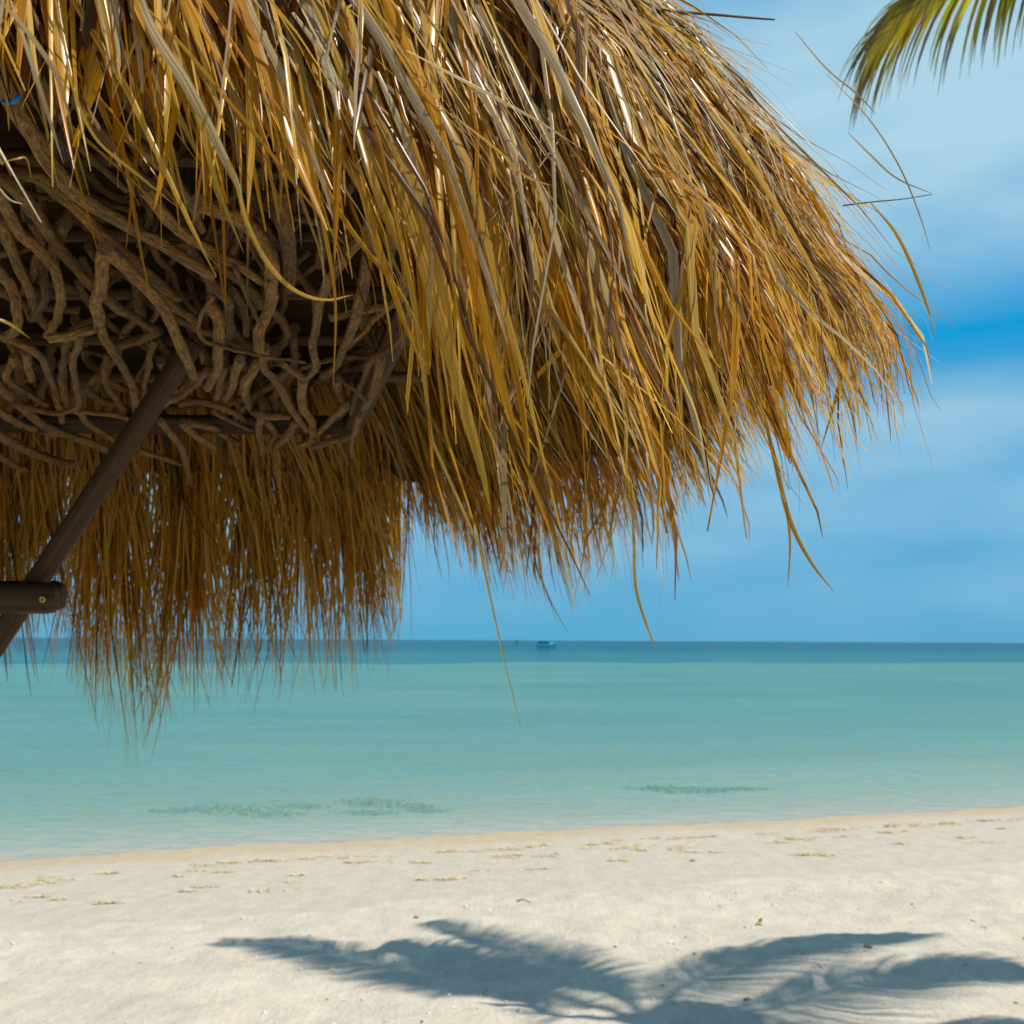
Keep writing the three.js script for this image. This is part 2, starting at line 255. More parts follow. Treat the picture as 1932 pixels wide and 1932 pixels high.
// the roof is laid in uneven bundles: hollows and bulges
function lumps(a, h) { return 0.02 * n3(Math.cos(a) * 7, Math.sin(a) * 7, h * 3.2) + 0.012 * n3(Math.cos(a) * 17, Math.sin(a) * 17, h * 6); }
const vNormal = (phi) => V(Math.cos(phi) * 0.75, 0.66, Math.sin(phi) * 0.75);
{
  const r = rng(2024), mass = new MB(ORG); let singles = 0;
  const add = (pts, W, phi, col, opt, single) => {
    if (pts && single && singles < 258) { const b = new MB(ORG); b.ribbon(pts, taper(W, opt.p), vNormal(phi), col, opt); b.build('thatch_blade', M.leaf, parasol); singles++; } else mass.ribbon(pts, taper(W, opt.p), vNormal(phi), col, opt);
  };
  // roof cover: rows from the eave up, all round; more of it on the side in view
  for (let k = 0; k < 11500; k++) {
    const inView = k % 10 < 7, phi = inView ? PHI_CAM - 1.75 + r() * 2.9 : r() * 2 * Math.PI;
    const h0 = 0.42 + 1.05 * Math.pow(r(), 1.25), len = 0.32 + r() * 0.4 + (h0 < 0.6 ? 0.06 : 0), thin = r() < 0.45;
    const outer = r(), off = -0.045 + 0.055 * outer, W = thin ? 0.0012 + r() * 0.0016 : r() < 0.13 ? 0.0055 + r() * 0.0025 : 0.0022 + r() * r() * 0.0045;
    const pts = strand(r, phi, h0, len, off, (r() - 0.45) * 0.06, 0.01 + r() * 0.05, 0.5);
    const c = strawColour(r, h0 > 0.72 ? 0.68 : 0.18);
    add(pts, W, phi, c, { twist: (r() - 0.5) * 1.6, roll: (r() - 0.5) * 0.9, u0: r(), fold: 0.15 + r() * 0.3, p: 1.6 + r() * 1.8 }, inView && !thin && outer > 0.72 && W > 0.0034);
  }
  // stray strands standing off the roof, mostly blown to the right
  for (let k = 0; k < 380; k++) {
    const phi = PHI_CAM - 1.9 + r() * 2.9, h0 = 0.35 + 0.95 * r(), pts = strand(r, phi, h0, 0.26 + r() * 0.3, 0.005, 0.015 + r() * r() * 0.085, 0.01 + r() * 0.06, 1.1, 10);
    mass.ribbon(pts, taper(0.001 + r() * 0.0022, 1.5), vNormal(phi), (r() < 0.5 ? gold : grey)[Math.floor(r() * 3)], { twist: r() * 3, u0: r() });
  }
  // lower fringe all round: strands hanging in tufts; longest on the far side
  for (let k = 0; k < 72; k++) {
    const phi = (k + 0.8 * r()) / 72 * 2 * Math.PI, far = smooth(Math.cos(phi - PHI_CAM - Math.PI - 0.35), 0.35, 0.85);
    const tuft = 0.34 + 0.2 * r() + far * (0.2 + 0.4 * r()), m = 60 + Math.floor(30 * r() + far * 62), tone = 0.85 + 0.4 * r(), wide = 0.04 + 0.03 * r();
    for (let q = 0; q < m; q++) {
      const sp = (r() + r() - 1) * wide, p = phi + sp, len = tuft * (0.55 + 0.5 * Math.sqrt(r())), base = 0.5 + r() * 0.1;
      const pts = strand(r, p, base, len + 0.08, -0.02 - 0.1 * r() * r(), (r() - 0.6) * 0.05, 0.01 + r() * 0.03, 0.3, 9, -sp * (0.65 + 0.6 * r()));
      mass.ribbon(pts, taper(0.0015 + r() * r() * 0.0042, 1.9), vNormal(p), strawColour(r, 0.04).map((v) => v * tone), { twist: (r() - 0.5) * 2, roll: (r() - 0.5), u0: r() });
    }
  }
  // inside: leaf ends hanging under the roof between the ceiling frame and the eave
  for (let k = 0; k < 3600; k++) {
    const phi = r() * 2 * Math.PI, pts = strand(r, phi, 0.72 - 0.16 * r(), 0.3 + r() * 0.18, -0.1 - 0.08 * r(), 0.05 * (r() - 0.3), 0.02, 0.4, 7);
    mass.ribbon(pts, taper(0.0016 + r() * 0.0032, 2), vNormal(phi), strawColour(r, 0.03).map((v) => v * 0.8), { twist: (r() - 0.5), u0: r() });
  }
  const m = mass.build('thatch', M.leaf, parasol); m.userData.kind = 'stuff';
}
// long leaves that stand out on the near side, each laid on the outside of the roof
function onRoof(px, py, lift, last) {
  const d = ray(px, py);
  for (let t = 0.35; t < 2.2; t += 0.004) { const h = d.y * t, r = Math.hypot(d.x * t - CX, -t - CZ); if (h > -0.3 && r < Rat(h) + lift) return t; }
  return last;
}
function heroLeaf(path, halfPx, col, opt = {}) {
  let last = null; const ts = [];
  for (const [x, y] of path) { last = onRoof(x, y, opt.lift ?? 0.02, last); ts.push(last); }
  const known = ts.find((t) => t !== null) ?? 1; for (let k = 0; k < ts.length; k++) if (ts[k] === null) ts[k] = known;
  const lim = opt.flat ?? 0.25; for (let k = 1; k < ts.length; k++) ts[k] = clamp(ts[k], ts[k - 1] - lim, ts[k - 1] + lim);
  const pts = curve(path.map(([x, y], k) => at(x, y, ts[k])), 22), W = halfPx * ts[0] / FPX, b = new MB(ORG);
  const face = V(0.25, 0.45, 1);
  b.ribbon(pts, (t) => W * Math.pow(Math.sin(Math.PI * clamp(0.12 + 0.88 * t)), 0.8) + W * 0.06 * (1 - t), face, col, { twist: opt.twist ?? 0.5, roll: opt.roll ?? 0, u0: path[0][0] * 0.01, fold: 0.22 });
  b.build('thatch_blade', M.leaf, parasol);
}
const SILVER = [0.84, 0.66, 0.38], AMBER = [0.72, 0.34, 0.01], STRAW = [0.82, 0.48, 0.07], ASH = [0.64, 0.46, 0.24];
heroLeaf([[265, -10], [278, 32], [303, 83], [345, 147], [381, 214], [417, 286], [449, 353], [459, 401]], 11, SILVER);
heroLeaf([[370, 190], [381, 222], [393, 294], [421, 381], [461, 480]], 5, STRAW);
heroLeaf([[468, 0], [484, 44], [516, 107], [544, 175], [572, 254], [611, 349], [635, 441]], 8, SILVER);
heroLeaf([[262, 0], [337, 79], [417, 175], [496, 270], [576, 373], [659, 472]], 4.5, AMBER);
heroLeaf([[552, 24], [600, 90], [635, 151], [683, 222], [693, 274], [671, 314]], 7, ASH);
heroLeaf([[430, 300], [449, 357], [468, 425], [508, 500], [556, 548], [611, 566], [667, 556]], 5, STRAW);
heroLeaf([[640, 150], [639, 220], [635, 357], [631, 504]], 9, AMBER);
heroLeaf([[740, 300], [770, 400], [800, 500], [840, 640], [880, 780], [910, 890], [925, 960]], 13, STRAW, { flat: 0.06 });
heroLeaf([[767, 95], [850, 139], [925, 179], [1017, 230], [1112, 290]], 4.5, SILVER, { lift: 0.05 });
heroLeaf([[711, 135], [755, 236], [794, 337], [850, 476], [898, 595]], 8, SILVER);
heroLeaf([[850, 214], [937, 282], [993, 333], [1052, 353]], 3.5, STRAW, { lift: 0.05 });
heroLeaf([[880, 20], [898, 52], [953, 115], [993, 186], [1025, 230]], 13, ASH);
heroLeaf([[1180, 850], [1195, 1000], [1200, 1110], [1220, 1180], [1241, 1236]], 3, STRAW, { flat: 0.02 });
heroLeaf([[1440, 780], [1460, 860], [1490, 980], [1530, 1060], [1578, 1122]], 5, STRAW, { flat: 0.02 });
heroLeaf([[1450, 820], [1475, 920], [1490, 1010], [1486, 1115]], 3, STRAW, { flat: 0.02 });
heroLeaf([[1600, 250], [1640, 290], [1690, 335], [1765, 368]], 2.5, ASH, { flat: 0.02 });
heroLeaf([[1560, 140], [1640, 225], [1700, 320], [1740, 420], [1757, 480]], 2, ASH, { flat: 0.02 });
heroLeaf([[1640, 380], [1690, 440], [1740, 550], [1766, 634]], 4, STRAW, { flat: 0.02 });
heroLeaf([[1500, 60], [1560, 130], [1620, 180], [1655, 218]], 2.5, ASH, { flat: 0.02 });
heroLeaf([[1590, 560], [1600, 640], [1580, 740], [1545, 860]], 4, AMBER, { flat: 0.02 });
heroLeaf([[1560, 600], [1580, 700], [1610, 790], [1618, 850]], 3, STRAW, { flat: 0.02 });
heroLeaf([[0, 0], [60, 70], [110, 150], [140, 260]], 5, ASH);
heroLeaf([[20, 0], [60, 120], [95, 230], [120, 310]], 4, SILVER);
heroLeaf([[120, 120], [180, 260], [260, 330], [340, 395]], 3, STRAW);
heroLeaf([[0, 308], [30, 300], [48, 298], [60, 340]], 1.8, STRAW, { flat: 0.02 });
heroLeaf([[-6, 350], [20, 378], [44, 385]], 2, SILVER, { flat: 0.02 });
heroLeaf([[-10, 600], [20, 612], [58, 640]], 3, STRAW, { flat: 0.02 });
heroLeaf([[520, 40], [560, 200], [605, 400], [632, 560], [628, 745]], 4, AMBER, { flat: 0.05 });
heroLeaf([[560, 120], [600, 320], [660, 430], [760, 560], [800, 640]], 5, AMBER);
heroLeaf([[980, 250], [1060, 420], [1120, 560], [1150, 700]], 9, STRAW);
heroLeaf([[1300, 330], [1330, 480], [1350, 640], [1390, 760]], 7, STRAW);
heroLeaf([[1120, 130], [1230, 250], [1350, 420], [1420, 560]], 4, SILVER, { lift: 0.04 });
heroLeaf([[1260, 60], [1400, 200], [1520, 330], [1600, 470]], 4, SILVER, { lift: 0.04 });
heroLeaf([[860, 330], [900, 480], [950, 620], [990, 800], [1000, 930]], 8, AMBER);
heroLeaf([[1010, 430], [1060, 580], [1090, 720], [1110, 860]], 9, AMBER);
heroLeaf([[680, 330], [720, 480], [760, 600], [800, 700]], 6, AMBER);
heroLeaf([[590, 0], [650, 150], [700, 330], [760, 480], [790, 600]], 9, STRAW);
{ // dead twigs caught in the roof
  const twig = (path, rad, d) => { const b = new MB(ORG); b.tube(curve(path.map(([x, y]) => at(x, y, d)), 8), (t) => rad * (1 - 0.5 * t), [0.45, 0.28, 0.18], 6); b.build('twig', M.bark, parasol); };
  twig([[1270, 22], [1340, 27], [1420, 34], [1462, 37]], 0.0016, 0.98);
  twig([[1590, 388], [1645, 381], [1700, 376], [1757, 367]], 0.0009, 1.03);
}

// ------------------------------------------------------------------ ceiling frame and the tangle of branches
const ceilT = (px, py, off) => (0.581 + off) / (ray(px, py).y + 0.085);
const ceil = (px, py, off) => at(px, py, ceilT(px, py, off));
const ceilY = (z, off) => EYE + 0.581 + 0.085 * z + off;
{
  const outline = [[-0.1, -0.98], [-0.13, -1.5], [-0.33, -2.24], [-1.25, -2.24], [-1.5, -1.6], [-1.3, -0.85], [-0.75, -0.62], [-0.3, -0.72]];
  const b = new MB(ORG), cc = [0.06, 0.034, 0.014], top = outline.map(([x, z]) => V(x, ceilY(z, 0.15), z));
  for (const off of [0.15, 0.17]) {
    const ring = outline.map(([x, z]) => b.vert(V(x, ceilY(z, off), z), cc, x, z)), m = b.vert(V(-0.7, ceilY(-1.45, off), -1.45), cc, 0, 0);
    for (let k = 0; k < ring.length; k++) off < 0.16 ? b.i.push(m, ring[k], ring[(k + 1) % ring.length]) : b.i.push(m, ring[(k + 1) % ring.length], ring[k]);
  }
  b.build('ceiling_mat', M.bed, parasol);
  for (let k = 0; k < outline.length; k++) {                       // the rails round the ceiling
    const p = top[k].clone(), q = top[(k + 1) % outline.length].clone(), c = new MB(ORG); p.y -= 0.1; q.y -= 0.1;
    const e = q.clone().sub(p).normalize().multiplyScalar(0.01); p.sub(e); q.add(e);
    c.tube(curve([p, q], 6), (t, a) => 0.021 / Math.max(Math.abs(Math.cos(a)), Math.abs(Math.sin(a))) * 0.85, [0.07, 0.042, 0.02], 16); c.build('frame_rail', M.pole, parasol);
  }
  for (let k = 0; k < 7; k++) {                                    // split slats across the ceiling
    const z = -0.85 - k * 0.21, c = new MB(ORG); c.tube([V(-1.25, ceilY(z, 0.118), z), V(-0.7, ceilY(z, 0.112), z - 0.02), V(-0.17, ceilY(z, 0.118), z - 0.03)], () => 0.011, [0.13, 0.08, 0.035], 7); c.build('slat', M.pole, parasol);
  }
  for (let k = 0; k < 8; k++) {                                    // rafters from the frame up to the peak
    const a = k / 8 * 2 * Math.PI + 0.2, c = new MB(ORG); c.tube([polar(a, 0.06, 1.42), polar(a, Rat(0.66) - 0.13, 0.6)], () => 0.018, [0.12, 0.075, 0.035], 7); c.build('rafter', M.pole, parasol);
  }
}
{
  const r = rng(31);
  const colour = () => { const m = 0.75 + r() * 0.5, g = r(); return [0.34 * m, lerp(0.2, 0.185, g) * m, lerp(0.055, 0.035, g) * m]; };
  function branch(path, halfPx, off, dark) {
    const base = path.map(([x, y], k) => ceil(x, y, off + 0.012 * Math.sin(k * 1.9 + path[0][0]))), n = Math.max(10, Math.round(new THREE.CatmullRomCurve3(base).getLength() / 0.012));
    const pts = curve(base, Math.min(n, 60)), R = halfPx * ceilT(...path[Math.floor(path.length / 2)], off) / FPX * (0.72 + 0.36 * r()), s = r() * 100, c = colour().map((v) => v * (dark ?? 1));
    const knots = [r(), r(), r()];
    for (const p of pts) { p.x += 0.0035 * n3(p.x * 22, p.y * 22, s); p.z += 0.0035 * n3(p.z * 22, s, p.x * 22); }
    const b = new MB(ORG);
    b.tube(pts, (t, a, l) => R * (1.06 - 0.2 * t) * (1 + 0.06 * n3(Math.cos(a) * 1.2 + s, Math.sin(a) * 1.2, l * 28) + 0.05 * n3(s, l * 9, 0) + 0.2 * knots.reduce((q, k) => q + Math.exp(-(((t - k) / 0.025) ** 2)) * (0.5 + 0.5 * Math.cos(a - k * 20)), 0)),
      (t, a, l) => { const m = 1 + 0.22 * n3(Math.cos(a) + s, Math.sin(a), l * 16) + 0.12 * n3(s, l * 60, a); return c.map((v) => v * m); }, 10, [0.46, 0.34, 0.18]);
    // stubs of side twigs
    for (let q = 0; q < 2; q++) if (r() < 0.5) { const k = Math.floor((0.15 + 0.7 * r()) * (pts.length - 2)), p = pts[k], d = V(r() - 0.5, -0.3 - r() * 0.3, r() - 0.5).normalize(); b.tube([p, p.clone().addScaledVector(d, R * 1.7)], (t) => R * 0.32 * (1 - 0.3 * t), c, 6, [0.45, 0.34, 0.2]); }
    b.build('branch', M.bark, parasol);
  }
  const T = [
    [16, .02, [-20, 100], [20, 198], [60, 258], [110, 330], [159, 377], [254, 429], [357, 492], [400, 520]], [14, .04, [-20, 330], [60, 330], [131, 381], [206, 452], [270, 508], [337, 564]],
    [12, .0, [200, 470], [247, 511], [309, 582], [335, 643], [366, 709]], [16, .03, [-10, 320], [24, 349], [67, 397], [115, 472], [167, 532], [222, 580], [256, 599], [290, 622]],
    [11, .02, [-15, 350], [0, 369], [40, 441], [87, 488], [115, 552], [106, 599], [88, 634]], [9, .05, [-5, 410], [24, 476], [48, 532], [75, 596], [88, 615]], [10, .03, [-12, 500], [24, 548], [33, 612], [13, 639]],
    [11, .0, [197, 470], [191, 528], [184, 570], [176, 617], [145, 630], [97, 639]], [12, .05, [214, 488], [278, 516], [326, 576], [361, 599], [379, 634], [384, 683]], [14, .03, [222, 238], [302, 310], [353, 369], [381, 433]],
    [13, .02, [274, 357], [326, 421], [389, 468], [449, 500], [494, 532]], [11, .03, [353, 450], [389, 520], [424, 560], [434, 590], [434, 635]], [15, .01, [369, 381], [440, 408], [480, 440], [510, 485], [512, 539], [507, 584], [491, 622], [491, 660]],
    [16, .04, [530, 360], [534, 408], [542, 459], [549, 509], [547, 548]], [12, .0, [722, 370], [688, 444], [650, 484], [622, 524], [607, 564], [595, 609], [592, 660], [595, 695], [574, 712], [552, 702], [532, 685]],
    [11, .01, [703, 420], [690, 496], [682, 547], [665, 610], [652, 650], [635, 685], [607, 714]], [9, .04, [738, 395], [738, 484], [735, 539]], [12, .02, [770, 515], [753, 564], [718, 579], [667, 587], [622, 599]], [7, .03, [753, 564], [718, 594], [685, 625], [660, 655]],
    [8, .01, [765, 582], [765, 615], [748, 645], [708, 675], [688, 715], [670, 755], [665, 782]], [9, .0, [720, 672], [703, 735], [685, 775], [675, 800], [663, 822], [630, 831], [592, 843]], [5, -.01, [675, 785], [667, 831], [664, 863]],
    [11, .01, [391, 572], [411, 604], [414, 647], [409, 692], [391, 732]], [9, .05, [439, 549], [456, 584], [464, 632]], [6, .0, [441, 504], [466, 559], [497, 617]], [8, .01, [502, 655], [502, 697], [527, 725], [542, 760], [562, 795], [576, 812]],
    [10, .03, [493, 676], [471, 707], [464, 740], [474, 770], [497, 783], [545, 785]], [10, .02, [569, 715], [572, 768], [590, 800], [587, 831], [562, 843]], [8, .0, [489, 783], [489, 820], [494, 858]], [8, .02, [502, 795], [519, 820], [504, 851]],
    [8, .03, [562, 795], [542, 820], [520, 840]], [8, .02, [652, 766], [612, 805], [598, 822]], [9, .04, [635, 715], [647, 755], [655, 772]], [4, -.01, [637, 710], [667, 733], [692, 757]], [5, -.02, [405, 560], [376, 605], [391, 645], [441, 660], [497, 672], [577, 684]],
    [7, .03, [424, 688], [411, 752]], [8, .02, [451, 678], [441, 720], [421, 755]], [7, .04, [461, 670], [466, 690], [454, 720]], [8, .02, [341, 763], [378, 758], [421, 770], [454, 788], [473, 810]], [8, .03, [356, 798], [396, 805], [426, 823], [449, 838]],
    [8, .03, [341, 795], [366, 820], [401, 843]], [7, .01, [401, 778], [436, 795], [473, 812]], [9, .02, [-10, 628], [53, 656], [88, 700], [106, 745], [115, 795]], [7, .03, [28, 672], [13, 705], [48, 740], [88, 764]], [8, .04, [48, 662], [57, 716]],
    [7, .02, [132, 637], [119, 705], [123, 753], [145, 777]], [7, .0, [150, 632], [137, 700], [145, 767], [115, 780], [26, 762]], [8, .01, [185, 606], [212, 661], [238, 701], [256, 762], [261, 784]], [6, .03, [203, 668], [194, 701], [216, 753], [234, 777]],
    [9, .04, [212, 656], [265, 639], [302, 624]], [7, .05, [291, 641], [282, 687], [269, 751]], [9, .02, [-8, 726], [44, 771], [101, 811], [176, 837], [214, 857]], [8, .03, [-8, 772], [44, 802], [103, 821]], [9, .01, [-8, 815], [44, 846], [88, 864], [143, 878]],
    [7, .0, [-8, 856], [44, 886], [112, 902]], [7, .02, [145, 773], [176, 806], [218, 830]], [6, .03, [148, 775], [220, 784], [249, 795]], [7, -.02, [304, 793], [335, 837], [353, 877], [361, 914]], [6, .0, [265, 850], [309, 864], [346, 877]], [7, .01, [307, 764], [353, 740], [390, 698]],
    [11, .06, [420, 300], [470, 360], [520, 400], [600, 420]], [12, .05, [120, 150], [180, 240], [260, 330], [330, 370]], [13, .06, [600, 250], [590, 340], [610, 420], [600, 500]], [10, .05, [60, 120], [110, 220], [170, 300], [240, 360]], [9, .04, [740, 240], [735, 330], [765, 420], [775, 500]],
  ];
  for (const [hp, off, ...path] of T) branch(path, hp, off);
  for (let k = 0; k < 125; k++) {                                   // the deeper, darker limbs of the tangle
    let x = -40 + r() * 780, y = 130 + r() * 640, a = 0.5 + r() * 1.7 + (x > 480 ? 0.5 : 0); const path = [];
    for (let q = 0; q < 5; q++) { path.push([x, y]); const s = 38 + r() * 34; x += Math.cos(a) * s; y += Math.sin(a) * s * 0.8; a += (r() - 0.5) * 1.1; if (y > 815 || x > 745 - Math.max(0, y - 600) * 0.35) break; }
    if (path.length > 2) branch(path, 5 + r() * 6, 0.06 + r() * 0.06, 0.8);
  }
  { // blue cord tied round a branch
    const b = new MB(ORG); b.tube(curve([ceil(6, 192, -0.005), ceil(16, 194, -0.02), ceil(28, 190, -0.02), ceil(37, 180, -0.015), ceil(40, 166, 0)], 14), () => 0.0022, [0.01, 0.17, 0.5], 7);
    const m = b.build('cord', M.plain, parasol); m.userData.label = 'blue cord tied round a branch';
  }
}

// ------------------------------------------------------------------ leaning pole, arms and post
{
  const dark = (t, a, l) => { const m = 1 + 0.2 * n3(Math.cos(a) * 2, Math.sin(a) * 2, l * 2); return [0.066 * m, 0.038 * m, 0.015 * m]; };
  const top = at(345, 675, 1.72), low = at(20, 1172, 1.78), dir = low.clone().sub(top), foot = top.clone().addScaledVector(dir, (groundY(-1.9, -1.8) - 0.1 - top.y) / dir.y), up = top.clone().addScaledVector(dir, -0.06);
  const b = new MB(ORG); b.tube(curve([up, top.clone().lerp(low, 0.4), low, foot], 60), (t, a, l) => 0.018 * (1 + 0.03 * n3(Math.cos(a), Math.sin(a), l * 4)), dark, 18); b.build('pole', M.pole, parasol);
  const arm = (end, depth, h, seed) => {                            // a half-round timber with a rounded end
    const y0 = EYE + at(60, h, depth).y - EYE, xe = at(end, 1131, depth).x, pts = [], n = 16;
    for (let k = 0; k <= n; k++) pts.push(V(lerp(-1.72, xe, k / n), y0 - 0.012 * (1 - k / n) + 0.004, -depth));
    for (let k = 1; k <= 6; k++) pts.push(V(xe + 0.02 * Math.sin(k / 6 * 1.5), y0 + 0.004, -depth));
    const c = new MB(ORG), len = pts.length - 1;
    c.tube(pts, (t, a) => { const k = t * len - n, e = k > 0 ? Math.sqrt(Math.max(0.02, 1 - (k / 6.3) ** 2)) : 1, q = Math.abs(Math.cos(a + seed)); return (0.0185 + 0.0075 * (1 - q)) * (k > 0 ? lerp(0.3, 1, e) : 1); }, dark, 20, [0.12, 0.075, 0.04]); c.build('arm', M.pole, parasol);
  };
  arm(84, 1.728, 1133, 0); arm(99, 1.822, 1128, 0);
  const bolt = new THREE.Group(); bolt.name = 'bolt'; const bp = at(80, 1131, 1.7); bolt.position.copy(bp).sub(ORG); parasol.add(bolt);
  const brass = new THREE.MeshStandardMaterial({ color: new THREE.Color(0.5, 0.36, 0.1), roughness: 0.4, metalness: 0.6 });
  mesh('washer', new THREE.TorusGeometry(0.0036, 0.0012, 8, 20), brass, bolt);
  const hx = mesh('bolt_head', new THREE.CylinderGeometry(0.0026, 0.0026, 0.006, 6), new THREE.MeshStandardMaterial({ color: new THREE.Color(0.12, 0.1, 0.05), roughness: 0.5, metalness: 0.5 }), bolt); hx.rotation.x = Math.PI / 2; hx.position.z = -0.002;
  const py = groundY(-1.74, -1.775), c = new MB(ORG); c.tube(curve([V(-1.74, py - 0.15, -1.775), V(-1.735, 1.6, -1.775), V(-1.74, EYE + 0.3, -1.775)], 24), (t, a, l) => 0.05 * (1 + 0.03 * n3(Math.cos(a), Math.sin(a), l * 3)), dark, 18); c.build('post', M.pole, parasol);
}

// ------------------------------------------------------------------ coconut palm: its crown stands beyond the frame, one frond hangs into it, its shadow lies on the sand
{
  const crownShade = onGround(1235, 1925), lit = (px, py, k) => onGround(px, py).addScaledVector(SUN, k);
  const crown = crownShade.clone().addScaledVector(SUN, 1.12), base = V(5.7, groundY(5.7, -1.3), -1.3);
  const palm = thing('coconut_palm', 'coconut palm whose yellow green frond hangs into the sky at upper right', 'palm tree', base.toArray());
  const leafM = new THREE.MeshPhysicalMaterial({ vertexColors: true, transmission: 0.5, thickness: 0, roughness: 1, specularIntensity: 0.2, clearcoat: 0.15, clearcoatRoughness: 0.4, side: THREE.DoubleSide });
  const r = rng(404);
  { // trunk with leaf scars
    const b = new MB(base), pts = curve([base.clone().add(V(0, -0.2, 0)), base.clone().lerp(crown, 0.35).add(V(0.5, -0.2, 0.3)), base.clone().lerp(crown, 0.75).add(V(0.3, -0.1, 0.2)), crown.clone().add(V(0, -0.1, 0))], 90);
    b.tube(pts, (t, a, l) => lerp(0.17, 0.1, t) * (1 + 0.03 * Math.abs(Math.sin(l * 26))) + 0.08 * Math.exp(-t * 18), (t, a, l) => { const m = 0.9 + 0.2 * n3(Math.cos(a) * 2, Math.sin(a) * 2, l * 9); return [0.26 * m, 0.22 * m, 0.17 * m]; }, 16); b.build('trunk', M.bark, palm);
  }
  function frond(ctrl, long, { droop = 0.5, dry = 0.15, pairs = 84, fan = 0.62 } = {}) {
    const pts = curve(ctrl, 60), b = new MB(base), rb = new MB(base), q = V(), T = V(), B = V(), U = V();
    rb.tube(pts, (t) => 0.026 * (1 - t) ** 0.8 + 0.003, [0.3, 0.32, 0.06], 7);
    for (let k = 0; k < pairs; k++) for (const side of [-1, 1]) {
      const t = 0.1 + 0.9 * (k + 0.5 * r()) / pairs, f = t * 60, i = Math.min(59, Math.floor(f)); q.lerpVectors(pts[i], pts[i + 1], f - i);
      T.subVectors(pts[Math.min(60, i + 1)], pts[Math.max(0, i - 1)]).normalize(); B.crossVectors(T, V(0, 1, 0)).normalize().multiplyScalar(side); U.crossVectors(B, T).normalize(); if (U.y < 0) U.negate();
      const L = long * (0.55 + 0.5 * Math.sin(Math.PI * clamp(t * 0.9 + 0.08))) * (0.85 + 0.3 * r()) * (t > 0.9 ? lerp(1, 0.5, (t - 0.9) / 0.1) : 1);
      const d = T.clone().multiplyScalar(0.55 + 0.35 * t).addScaledVector(B, fan).addScaledVector(U, 0.1).normalize(), lp = [q.clone()], n = 6;
      for (let s = 0; s < n; s++) { d.y -= droop * (0.6 + 0.6 * r()) * (0.25 + s / n); d.x += (r() - 0.5) * 0.06; d.normalize(); lp.push(lp[s].clone().addScaledVector(d, L / n)); }
      const old = r() < dry, tipDry = r() * 0.9, g = 0.8 + r() * 0.4, yel = r();
      b.ribbon(lp, (s) => 0.0145 * Math.min(1, 0.5 + s * 4) * Math.max(0.06, 1 - s ** 2), U, (s) => {
        const dr = old || s > tipDry + 0.25 ? smooth(s, old ? 0.2 : tipDry + 0.2, old ? 0.5 : tipDry + 0.45) : 0, c = [lerp(0.3, 0.7, yel), lerp(0.36, 0.55, yel), 0.012];
        return c.map((v, j) => lerp(v * g, [0.2, 0.13, 0.08][j], dr));
      }, { fold: -0.35 });
    }
    const f = b.build('frond', leafM, palm); f.geometry.computeBoundingBox(); rb.build('rachis', M.plain, f); return f;
  }
  const C = crown;
  frond([C, at(2330, -440, 4.2), at(2120, -285, 4.7), at(1990, -172, 4.97), at(1880, -92, 5.2), at(1770, -22, 5.36), at(1690, 46, 5.46), at(1642, 106, 5.5)], 0.68, { droop: 0.45, dry: 0.28, pairs: 115, fan: 0.5 });
  frond([C, lit(1010, 1880, 1.28), lit(800, 1832, 1.3), lit(600, 1790, 1.27), lit(415, 1777, 1.2)], 0.58, { droop: 0.22 });
  frond([C, lit(1290, 1862, 1.26), lit(1400, 1808, 1.3), lit(1550, 1776, 1.24), lit(1712, 1763, 1.14)], 0.66, { droop: 0.6 });
  frond([C, lit(1450, 1905, 1.25), lit(1650, 1850, 1.25), lit(1850, 1825, 1.18), lit(2010, 1845, 1.05)], 0.66, { droop: 0.4 });
  frond([C, lit(1180, 1890, 1.3), lit(1070, 1835, 1.36), lit(940, 1778, 1.34), lit(800, 1742, 1.26)], 0.6, { droop: 0.35 });
  frond([C, lit(1500, 1985, 1.2), lit(1800, 1980, 1.15), lit(2150, 1960, 1.0)], 0.7, { droop: 0.35 });
  frond([C, lit(1350, 2060, 1.25), lit(1600, 2200, 1.2), lit(1950, 2350, 1.05)], 0.7, { droop: 0.35 });
  frond([C, lit(1150, 2080, 1.23), lit(950, 2250, 1.15), lit(700, 2450, 1.0)], 0.7, { droop: 0.4 });
  for (let k = 0; k < 7; k++) { // coconuts under the crown
    const a = k * 0.9, s = new THREE.SphereGeometry(0.11, 14, 10); s.scale(1, 1.2, 1); const m = mesh('coconut', s, new THREE.MeshStandardMaterial({ color: new THREE.Color(0.16, 0.15, 0.04), roughness: 0.6 }), palm); m.position.copy(C).add(V(Math.cos(a) * 0.19, -0.24 - 0.06 * (k % 2), Math.sin(a) * 0.19)).sub(base);
  }
}

